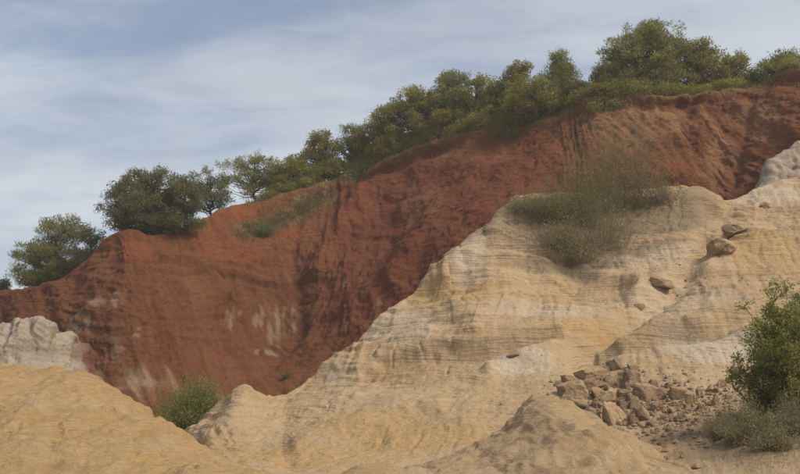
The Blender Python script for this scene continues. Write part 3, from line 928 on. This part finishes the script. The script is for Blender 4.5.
# trees on the cliff edge, left to right
tree('tiny dark treetop at the far left edge of the cliff', 2, [(0, 290, 7, 5), (-8, 287, 8, 7)], 'dark', 100, 3)
tree('round-topped pine standing left of the red spur, lowest on the slope', 52, [(62, 232, 24, 16), (40, 255, 24, 18), (68, 262, 26, 18), (30, 276, 18, 12), (55, 280, 24, 10)], 'pine', 101, 3.5, dens=1.25)
tree('loose light green bush between the lowest pine and the red spur', 92, [(90, 238, 13, 13), (99, 246, 9, 12), (82, 258, 14, 12)], 'fresh', 102, 4, sparse=0.3)
tree('wide dark flat-topped evergreen above the red spur', 152, [(132, 190, 26, 20), (165, 188, 32, 18), (150, 210, 44, 18), (185, 200, 22, 18), (125, 212, 20, 14), (170, 225, 28, 9), (148, 229, 26, 8)], 'dark', 103, 3, dens=1.35)
tree('small sparse dark tree beside the wide evergreen, on its right', 208, [(205, 180, 13, 14), (214, 192, 14, 14), (200, 202, 12, 12), (222, 200, 10, 10)], 'dark', 104, 3, sparse=0.25)
tree('wispy pine with flat layered branches above the bare red shoulder', 252, [(238, 164, 20, 8), (262, 160, 16, 8), (250, 178, 28, 9), (232, 184, 16, 8), (272, 178, 18, 12), (262, 194, 20, 8)], 'pine', 105, 3, sparse=0.3, dens=0.9)
tree('low rounded olive tree just left of the rust-tinted tree', 290, [(285, 168, 18, 13), (300, 174, 16, 14), (277, 184, 16, 10)], 'oak', 106, 2)
tree('rust-tinted tree with a pointed top, left end of the dense row', 320, [(321, 140, 10, 11), (324, 152, 17, 12), (312, 162, 17, 14), (330, 168, 16, 12)], 'olive', 107, 2.5)
tree('small green tree with an open crown right of the rust-tinted one', 350, [(350, 132, 11, 10), (346, 148, 13, 12), (360, 146, 13, 14), (352, 162, 16, 10)], 'fresh', 108, 3, sparse=0.2)
tree('slender spreading tree on the rising edge before the tallest row', 382, [(386, 118, 14, 13), (376, 132, 16, 12), (392, 134, 16, 15), (382, 148, 20, 11)], 'oak', 109, 2.5, sparse=0.1)
tree('yellowish broad oak third from the pointed dark pine', 412, [(412, 100, 18, 13), (402, 116, 20, 14), (424, 112, 18, 16), (410, 134, 26, 12)], 'oak', 110, 2.5, dens=1.1)
tree('pointed dark green pine rising from the middle of the row', 453, [(452, 80, 12, 11), (452, 92, 16, 12), (446, 106, 18, 14), (462, 112, 16, 12)], 'pine', 111, 3.5, dens=1.3)
tree('grey-green tree close behind the pointed pine, on its right', 476, [(476, 82, 11, 9), (474, 96, 16, 14), (486, 108, 18, 14), (470, 116, 16, 10)], 'oak', 112, 3, sparse=0.1)
tree('low bushy oak under the pointed pine at the cliff lip', 440, [(436, 122, 24, 12), (456, 120, 18, 10)], 'olive', 113, 1.6)
tree('tree with a bare-tipped top left of the hanging oak', 520, [(522, 66, 8, 8), (518, 76, 13, 10), (512, 92, 16, 14), (526, 96, 16, 14)], 'olive', 114, 3.5)
tree('leafy yellow-green oak hanging over the cliff edge', 537, [(535, 92, 24, 15), (545, 106, 22, 13), (520, 108, 20, 12), (552, 118, 12, 9), (545, 128, 9, 6)], 'oak', 115, 0.4, dens=1.25)
tree('upright pine with a double tip beside the bare gap', 560, [(558, 62, 8, 12), (562, 76, 12, 12), (552, 84, 13, 13), (572, 88, 12, 12)], 'pine', 116, 3.5, dens=1.25)
tree('low dark shrubby tree in the notch left of the biggest pine', 580, [(578, 92, 12, 9), (588, 90, 10, 8)], 'dark', 117, 2.5)
tree('biggest pine of the row with a broad rounded crown', 645, [(650, 38, 30, 17), (632, 50, 32, 16), (665, 52, 28, 18), (648, 66, 46, 18), (612, 76, 18, 14), (676, 78, 22, 14), (640, 84, 42, 12)], 'pine', 118, 3, dens=1.4, trunk_r=0.2)
tree('rust-tipped tree leaning on the right side of the biggest pine', 704, [(704, 50, 14, 11), (700, 64, 20, 14), (712, 76, 18, 14), (696, 86, 20, 9)], 'olive', 119, 2.2)
tree('green open tree third from the right end of the edge', 732, [(730, 58, 15, 10), (738, 70, 15, 13), (726, 80, 15, 11), (745, 84, 10, 8)], 'oak', 120, 3)
tree('small dark round bush between the two trees nearest the right corner', 757, [(756, 77, 10, 9), (762, 82, 9, 6)], 'dark', 121, 3)
tree('loose pine at the top right corner of the cliff', 786, [(786, 58, 14, 9), (775, 68, 16, 10), (797, 66, 16, 11), (788, 74, 18, 8)], 'pine', 122, 2.5)
tree('round yellow-green bush on the cliff lip below the broad oak', 392, [(396, 143, 18, 9), (380, 150, 12, 8)], 'olive', 123, 1.2, name='bush', cat='bush', group='bushes along the cliff edge')
tree('squat yellow-green bush on the cliff lip right of the pointed pine', 490, [(492, 115, 20, 10), (478, 120, 14, 7)], 'oak', 124, 1.2, name='bush', cat='bush', group='bushes along the cliff edge')
tree('low olive bush on the cliff lip under the rust-tinted tree', 335, [(338, 168, 18, 8), (322, 174, 14, 6)], 'oak', 125, 1.2, name='bush', cat='bush', group='bushes along the cliff edge')
tree('low brown-green bush at the foot of the biggest pine', 625, [(622, 88, 22, 7), (600, 89, 10, 6)], 'olive', 126, 1.2, name='bush', cat='bush', group='bushes along the cliff edge')

rs = np.random.RandomState(150)
geo = Geo()
for i in range(1200):
    px = rs.uniform(262, 812)
    D = float(np.interp(px, [c[0] for c in CREST], [c[2] for c in CREST])) + rs.uniform(-0.45, 3.0)
    x = float(pt(px, 200, D)[0])
    if perlin(np.array([x * 0.22, 3.3, 1.0])) < -0.3 or 755 < px < 790:
        continue
    g = down(x, D, cliff_bvh)
    k = rs.uniform(0.25, 0.7)
    n = int(150 * k / 0.5)
    q = unit(rs.normal(size=(n, 3))) * rs.uniform(0.2, 1, n)[:, None] ** 0.5 * np.array([1.3, 1.2, 0.9]) * k
    C = np.array(g) + np.array([0, 0, k * rs.uniform(0.3, 1.5)]) + q
    geo.quads(leaves(rs, C, unit(rs.normal(size=(n, 3)) + unit(q) * .5), 0.15, 0.085), np.clip(rs.normal(0.45, 0.2) + rs.normal(0, .15, n), 0, 1))
link('undergrowth', geo.mesh('undergrowth', M_OAK), label='continuous low olive undergrowth between the trunks along the cliff edge', cat='undergrowth', kind='stuff')

tree('short olive tree filling the dip between the spreading and the open-crowned tree', 367, [(366, 142, 12, 12), (370, 154, 14, 10)], 'olive', 127, 2.0)
tree('broad light oak filling the row just left of the pointed pine', 432, [(430, 100, 14, 12), (434, 114, 18, 14)], 'oak', 128, 3.2)
tree('olive green tree midway between the pointed pine and the hanging oak', 498, [(498, 92, 14, 12), (500, 106, 18, 12)], 'oak', 129, 2.6)
tree('low light green tree at the left foot of the biggest pine', 605, [(604, 78, 12, 11), (608, 88, 14, 8)], 'fresh', 130, 2.2)

# shrubs on the slopes
b = ground_at(264, 236, [cliff_bvh]); D_ = b[1]
shrub('shrub', 'small green shrub on the grassy ledge of the red cliff', b - np.array([0, 0, .1]), 3.2, 1.9, 160, M_BROOMG, 200, leafy=14, lsize=0.12, wid=0.012, leafmat=M_FRESH)
b = ground_at(286, 378, [cliff_bvh])
shrub('shrub', 'tiny green shrub low on the red cliff near the sand hill', b - np.array([0, 0, .1]), 1.2, 0.7, 60, M_BROOMG, 201, leafy=12, lsize=0.1, wid=0.01, leafmat=M_FRESH)
# green broom in the gap between the mound and the hill
bx_ = float(pt(196, 430, 48)[0])
bz = float(pt(196, 446, 48)[2])
gz = down(bx_, 48, cliff_bvh)
shrub('broom_shrub', 'feathery green broom shrub in the gap left of the sand hill', (bx_, 48.0, -0.2), 4.6, 3.3, 1200, M_BROOML, 202, leafy=12, lsize=0.10, wid=0.011, spread=0.5, droop=0.3, cat='broom')

# broom cluster on top of the hill
for i, (px, py, w, h, n, mat, lab) in enumerate([
        (582, 226, 4.8, 6.4, 330, M_BROOMG, 'greenest and fullest broom shrub on top of the sand hill'),
        (638, 208, 5.0, 8.2, 220, M_BROOM, 'tall bare grey broom shrub at the right end of the hilltop clump'),
        (602, 250, 5.2, 5.0, 220, M_BROOM, 'pale olive broom shrub below the hilltop clump'),
        (554, 222, 4.4, 3.2, 360, M_BROOMG, 'low wide broom shrub left of the fullest one on the hilltop'),
        (528, 214, 3.2, 2.0, 200, M_BROOM, 'scrubby grey broom at the left brow of the hilltop'),
        (562, 250, 3.8, 2.6, 260, M_BROOM, 'small grey broom tuft below the low wide broom'),
        (610, 210, 4.6, 8.6, 260, M_BROOM, 'tallest thin-stemmed broom in the middle of the hilltop clump'),
        (578, 262, 4.4, 2.2, 240, M_BROOM, 'lowest brown broom tuft on the bare slope under the clump'),
        (662, 204, 3.4, 2.4, 140, M_BROOM, 'sparse low broom at the far right of the hilltop clump')]):
    b = ground_at(px, py, [hill_bvh])
    shrub('broom_shrub', lab, b - np.array([0, 0, .12]), w, h, n, mat, 210 + i, cat='broom', leafy=11, lsize=0.10, wid=0.006, spread=0.85, droop=0.25, group='broom shrubs on the hilltop')

# the big leafy bush at the right edge
b = ground_at(782, 424, [hill_bvh])
b = np.array([pt(788, 424, 29)[0], 29.0, 0]); g = down(b[0], b[1], hill_bvh); b[2] = g.z - 0.1
rs = np.random.RandomState(300)
root = link('bush', None, loc=b, label='large leafy green bush at the right edge in front of the hill', cat='bush')
paths = []; geo = Geo()
for i in range(62):
    az = rs.uniform(0, 2 * math.pi); rr = rs.uniform(0.1, 1)
    h = 4.6 * rs.uniform(0.5, 1.0) * (1 - 0.35 * rr ** 2)
    e = np.array([math.cos(az) * 1.75 * rr + 0.1, math.sin(az) * 1.5 * rr, h])
    s = np.array([math.cos(az), math.sin(az), 0]) * 0.35 * rr
    pa = curve(s, e, rs, 0.07, 8, 0.0)
    pa[:, :2] += 0
    paths.append((pa, np.linspace(0.028, 0.006, 8)))
    tb = np.clip(rs.normal(0.45, 0.13), 0, 1)
    for j in range(27):
        f = rs.uniform(0.16, 1.0)
        c = np.array([np.interp(f, np.linspace(0, 1, 8), pa[:, k]) for k in range(3)])
        td = unit(rs.normal(size=3) * np.array([1, 1, 0.5]) + np.array([0, 0, 0.55]))
        L = rs.uniform(0.22, 0.55) * (1.15 - 0.5 * f)
        paths.append((np.array([c, c + td * L * 0.6, c + td * L]), [0.007, 0.005, 0.002]))
        n = 27
        ff = rs.uniform(0.1, 1.05, n)[:, None]
        C = c + td * L * ff + rs.normal(size=(n, 3)) * 0.06
        ax = unit(td * 0.5 + rs.normal(size=(n, 3)) * 0.7)
        geo.quads(leaves(rs, C, ax, 0.085, 0.04), np.clip(tb + rs.normal(0, 0.2, n), 0, 1))
V, Q = tubes(paths, 4)
link('branches', mesh_np('branches', V, Q, M_BARK), root)
link('foliage', geo.mesh('foliage', M_BUSH), root)

for i, (px, D, w, h, n, lab) in enumerate([(752, 26.0, 2.2, 1.4, 420, 'brown dry scrub tussock in front of the large leafy bush'), (796, 26.2, 1.9, 1.4, 330, 'dry scrub tussock in the bottom right corner'),
                                         (722, 27.8, 1.3, 0.9, 260, 'small dry tussock left of the brown scrub at the lower right'),
    (772, 24.6, 1.6, 0.9, 240, 'low brown scrub tussock nearest the bottom edge at the right'), (738, 30.5, 1.4, 0.8, 300, 'low grey scrub between the stones and the leafy bush')]):
    x = float(pt(px, 430, D)[0]); g = down(x, D, hill_bvh)
    g2 = down(x, D, rm_bvh)
    z = max(g.z, g2.z if g2 else -9)
    shrub('scrub_tussock', lab, (x, D, z - 0.05), w, h, n, M_BROOM, 310 + i, cat='scrub', leafy=12, lsize=0.05, wid=0.004, spread=0.7, droop=0.4, group='dry scrub at the lower right')


# grass as stuff
def grass(name, label, pts, mat, seed, h=(0.2, 0.5), w=0.016, droop=0.5):
    rs = np.random.RandomState(seed)
    P = np.array(pts); n = len(P)
    H = rs.uniform(*h, n)[:, None]
    az = rs.uniform(0, 2 * math.pi, n)
    o = np.stack([np.cos(az), np.sin(az), 0 * az], 1)
    sv = np.stack([-np.sin(az), np.cos(az), 0 * az], 1) * w * rs.uniform(0.6, 1.4, n)[:, None]
    p0 = P - np.array([0, 0, 0.04]); p1 = P + np.array([0, 0, 1]) * H * 0.6 + o * H * 0.18; p2 = P + np.array([0, 0, 1]) * H * (1 - 0.5 * droop) + o * H * (0.3 + droop * 0.5)
    g = Geo(); t = np.clip(rs.normal(0.5, 0.22, n), 0, 1)
    g.quads(np.stack([p0 - sv, p0 + sv, p1 + sv * 0.8, p1 - sv * 0.8], 1), t)
    g.quads(np.stack([p1 - sv * 0.8, p1 + sv * 0.8, p2 + sv * 0.15, p2 - sv * 0.15], 1), t)
    link(name, g.mesh(name, mat), label=label, cat='grass', kind='stuff')


def scatter_px(n, fn, bvhs, seed):
    r = random.Random(seed); out = []
    while len(out) < n:
        q = fn(r)
        h = hit(q[0], q[1], bvhs)
        if h:
            out.append(tuple(h[0]))
    return out


cxs = [c[0] for c in CREST]; cys = [c[1] for c in CREST]; cds = [c[2] for c in CREST]
pts = []
r = random.Random(5)
while len(pts) < 9000:
    px = r.uniform(170, 815)
    if 205 < px < 245 or (r.random() < 0.4 and px < 330):
        continue
    D = np.interp(px, cxs, cds) + r.uniform(-0.9, 2.0) * (1 if r.random() < .75 else 1.6)
    x = float(pt(px, 200, D)[0])
    if perlin(np.array([x * 0.5, D * 0.5, 1.0])) < -0.25:
        continue
    g = down(x, D, cliff_bvh)
    if g:
        pts.append(tuple(g))
grass('edge_grass', 'olive grass fringe hanging along the top edge of the red cliff', pts, M_GRASS, 400, (0.2, 0.55), 0.02, 0.8)


def along(line_, w):
    def fn(r):
        i = r.randrange(len(line_) - 1)
        t = r.random()
        return (line_[i][0] + (line_[i + 1][0] - line_[i][0]) * t + r.gauss(0, w), line_[i][1] + (line_[i + 1][1] - line_[i][1]) * t + r.gauss(0, w))
    return fn


grass('ledge_grass', 'buff grass covering the sloping ledge on the red cliff', scatter_px(4500, along([(242, 233), (268, 227), (300, 211), (328, 197)], 5.0), [cliff_bvh], 6), M_GRASS, 401, (0.2, 0.5), 0.02, 0.6)
grass('hilltop_grass', 'dry grey grass growing around the broom on the hilltop', scatter_px(6500, lambda r: (r.gauss(585, 42), 198 + abs(r.gauss(0, 26))), [hill_bvh], 7), M_BROOM, 402, (0.1, 0.3), 0.008, 0.7)
grass('scrub_grass', 'thin dry grass around the scrub at the lower right', scatter_px(3500, lambda r: (r.gauss(752, 32), r.gauss(440, 16)), [hill_bvh, rm_bvh], 8), M_DRY, 403, (0.04, 0.12), 0.005, 0.7)

# ------------------------------------------------------------------ rocks
def rock_mesh(name, seed, mat, blocky=0.6):
    import bmesh
    rs = np.random.RandomState(seed)
    bm = bmesh.new(); bmesh.ops.create_icosphere(bm, subdivisions=4, radius=1.0)
    V = np.array([v.co[:] for v in bm.verts]); F_ = np.array([[v.index for v in f.verts] for f in bm.faces]); bm.free()
    nrm = unit(rs.normal(size=(11, 3)))
    for i, a in enumerate(np.eye(3)):
        if rs.rand() < blocky:
            nrm[i] = unit(a + rs.normal(size=3) * 0.2); nrm[i + 3] = -unit(a + rs.normal(size=3) * 0.2)
    hh = rs.uniform(0.5, 0.95, 11)
    dd = V @ nrm.T
    rr = np.where(dd > 0.05, hh[None] / np.maximum(dd, 0.05), 9).min(1)
    rr = np.minimum(rr, 1.25)
    W = V * rr[:, None]
    W = W + V * (0.05 * fbm(W * 1.6 + seed, 3) + 0.03 * fbm(W * 5 + seed, 3))[:, None]
    W *= 0.5 / np.abs(W).max(0)
    return mesh_np(name, W, F_, mat, False)


RM = [rock_mesh('rock_shape', 500 + i, M_ROCK) for i in range(9)]
RD = [rock_mesh('rock_shape_dark', 540 + i, M_ROCKD) for i in range(7)]
rk = random.Random(77)
GROUP = 'rocks of the rubble heap on the sand hill'


def rock(px, py, w, h, label, dark=False, name='rock', sink=0.22, rot=None, group=GROUP, dep=0.9, cat='rock'):
    """px, py: middle of the rock; w, h: its size in pixels"""
    hb = hit(px, py + h * 0.32, [hill_bvh])
    p, dist = np.array(hb[0]), hb[0].y
    mpp = dist / F
    o = link(name, rk.choice(RD if dark else RM), label=label, cat=cat, group=group)
    w, h = w * 1.04, h * 1.04
    o.scale = (w * mpp * 1.06, w * mpp * dep, h * mpp * 1.4)
    o.location = (p[0], p[1] + 0.08 * w * mpp, p[2] + h * mpp * (0.5 - sink))
    o.rotation_euler = (rk.uniform(-.2, .2), rk.uniform(-.2, .2) if rot is None else rot, rk.uniform(-.5, .5))
    return o


for a in [
    (577, 392, 31, 18, 'largest pale tan slab at the left end of the rubble heap'),
    (612, 415, 27, 25, 'big tan block at the front of the rubble heap'),
    (594, 420, 16, 12, 'dark brown block tucked left of the big front block', True),
    (634, 380, 20, 16, 'square brown block at the upper right of the rubble heap', True),
    (648, 394, 27, 15, 'wide grey slab at the right side of the rubble heap', True),
    (661, 395, 12, 12, 'pinkish rounded rock at the right tip of the wide grey slab'),
    (617, 365, 19, 11, 'tan block at the very top of the rubble heap'),
    (632, 366, 14, 8, 'smaller flat rock right of the topmost block'),
    (588, 375, 34, 11, 'long dark flat slab along the upper left of the heap', True),
    (612, 383, 18, 11, 'brown rock below the topmost block', True),
    (598, 394, 20, 13, 'tan rock between the pale left slab and the grey ones'),
    (608, 399, 19, 10, 'grey rock just above the big front block'),
    (622, 395, 14, 9, 'reddish brown rock in the middle of the heap', True),
    (634, 399, 13, 6, 'small very pale flat stone in the middle of the heap'),
    (580, 404, 21, 8, 'flat slab under the largest pale slab'),
    (562, 411, 17, 8, 'low flat rock at the lower left tip of the heap'),
    (680, 394, 18, 16, 'lone brown block standing right of the rubble heap'),
    (692, 400, 12, 12, 'smaller block leaning beside the lone brown block'),
    (716, 402, 13, 9, 'dark rock on the slope left of the green bush', True),
    (722, 384, 13, 8, 'tan rock in the line of stones climbing towards the green bush'),
    (735, 377, 11, 7, 'highest stone of the line climbing towards the green bush'),
]:
    rock(*a[:5], dark=len(a) > 5)
for a in [(590, 412, 14, 9, 'medium rock directly above the dark block left of the front block'), (645, 415, 12, 12, 'upright medium rock at the lower right corner of the heap'),
          (655, 407, 14, 8, 'medium rock just under the pinkish rounded rock'), (637, 405, 16, 9, 'medium rock below the small very pale flat stone'),
          (634, 421, 12, 9, 'medium rock right of the foot of the big front block'), (570, 380, 16, 8, 'medium flat rock at the left tip of the long dark slab'),
          (603, 372, 14, 8, 'medium rock on the left shoulder of the topmost block'), (625, 374, 14, 9, 'medium rock between the topmost and the square brown block'),
          (642, 385, 12, 8, 'medium rock wedged above the wide grey slab'), (578, 415, 14, 7, 'low medium rock at the front left of the heap'),
          (603, 427, 13, 8, 'lowest medium rock, at the foot of the big front block'), (622, 406, 10, 9, 'medium rock touching the right top of the big front block'),
          (652, 384, 10, 7, 'medium rock right of the square brown block'), (600, 385, 14, 8, 'medium rock under the right end of the long dark slab'),
          (587, 386, 16, 9, 'medium rock between the long dark slab and the largest pale slab'), (566, 398, 13, 10, 'medium rock at the outer left end of the largest pale slab'),
          (627, 388, 12, 8, 'medium rock at the foot of the square brown block'), (640, 412, 12, 7, 'medium rock left of the upright one at the lower right'),
          (597, 404, 14, 9, 'medium rock at the upper left of the big front block'), (626, 416, 10, 9, 'narrow medium rock along the right side of the big front block'),
          (584, 424, 11, 7, 'medium rock at the left of the dark block by the heap foot')]:
    rock(*a, dark=rk.random() < 0.4)
for a in [(703, 408, 9, 6), (730, 397, 8, 7), (710, 389, 9, 6), (700, 393, 8, 7), (668, 386, 8, 6), (728, 381, 8, 5), (742, 372, 8, 5), (716, 391, 7, 5), (688, 408, 8, 5), (672, 410, 9, 6), (664, 418, 8, 6), (650, 425, 8, 6),
          (680, 418, 8, 5), (700, 420, 9, 6), (690, 430, 8, 6), (668, 430, 7, 5), (710, 430, 8, 5), (722, 415, 7, 5)]:
    rock(*a, 'small loose stone scattered between the rubble heap and the green bush', dark=rk.random() < 0.35, group='loose stones right of the heap', cat='stone', name='stone')
for i in range(34):
    px = rk.gauss(612, 26); py = rk.gauss(396, 15)
    s = rk.uniform(4.5, 8)
    if not (556 < px < 668 and 364 < py < 432):
        continue
    rock(px, py, s * rk.uniform(1.0, 1.5), s * 0.8, 'small stone filling the gaps of the rubble heap', dark=rk.random() < 0.4, group='small stones in the rubble heap', cat='stone', name='stone')
OG = 'weathered outcrops on the sand hill'
rock(720, 242, 34, 17, 'tilted dark brown outcrop in the gully near the top of the sand hill', True, 'rock_outcrop', 0.55, -0.75, OG, 1.2)
rock(737, 226, 22, 11, 'lighter hump of rock joined above the tilted dark outcrop', False, 'rock_outcrop', 0.6, -0.35, OG, 1.3)
rock(662, 279, 22, 8, 'flat brown slab lying alone on the upper right of the sand hill', True, 'rock_outcrop', 0.7, 0.15, OG, 1.3)
rock(766, 205, 22, 7, 'dark low outcrop on the pale brow at the upper right', True, 'rock_outcrop', 0.42, -0.2, OG, 1.3)
rock(640, 306, 11, 8, 'small dark rock in the gully below the flat brown slab', True, 'rock_outcrop', 0.35, 0, OG)
rock(514, 352, 15, 7, 'small pale ledge of rock sticking out of the middle of the sand hill', False, 'rock_outcrop', 0.45, 0, OG)

# gravel: real stones too small to pick apart
gv, gq, off = [], [], 0
rs = np.random.RandomState(600)
oct_v = np.array([[1, 0, 0], [-1, 0, 0], [0, 1, 0], [0, -1, 0], [0, 0, 1], [0, 0, -1]], float)
oct_f = np.array([[0, 2, 4], [2, 1, 4], [1, 3, 4], [3, 0, 4], [2, 0, 5], [1, 2, 5], [3, 1, 5], [0, 3, 5]])
for x, y, z in scatter_px(1300, lambda r: (r.gauss(665, 52), r.gauss(412, 18)), [hill_bvh], 9) + scatter_px(25, lambda r: (r.gauss(690, 20), r.gauss(285, 20)), [hill_bvh], 10):
    s = 0.035 + 0.09 * rs.rand() ** 2.5
    gv.append(oct_v * s * rs.uniform(0.6, 1.4, (6, 3)) + np.array([x, y, z + s * 0.2])); gq.append(oct_f + off); off += 6
link('gravel', mesh_np('gravel', np.concatenate(gv), np.concatenate(gq), M_ROCK, False), label='scattered gravel and crumbs of rock around the rubble heap', cat='gravel', kind='stuff')

# ------------------------------------------------------------------ thin summer haze
hx = np.array([[x, y, z] for x in (-3200, 3200) for y in (-3200, 3200) for z in (-42, 42)], float)
hq = np.array([[0, 1, 3, 2], [4, 6, 7, 5], [0, 4, 5, 1], [2, 3, 7, 6], [0, 2, 6, 4], [1, 5, 7, 3]])
hm = NT('haze_air')
pv = hm.new('ShaderNodeVolumePrincipled', {'Color': (0.95, 0.94, 0.92, 1), 'Density': 0.00055, 'Anisotropy': 0.2})
hm.l.new(pv.outputs[0], hm.out.inputs['Volume'])
link('haze', mesh_np('haze', hx, hq, hm.m, False), label='thin pale haze filling the air over the quarry', cat='haze', kind='stuff')
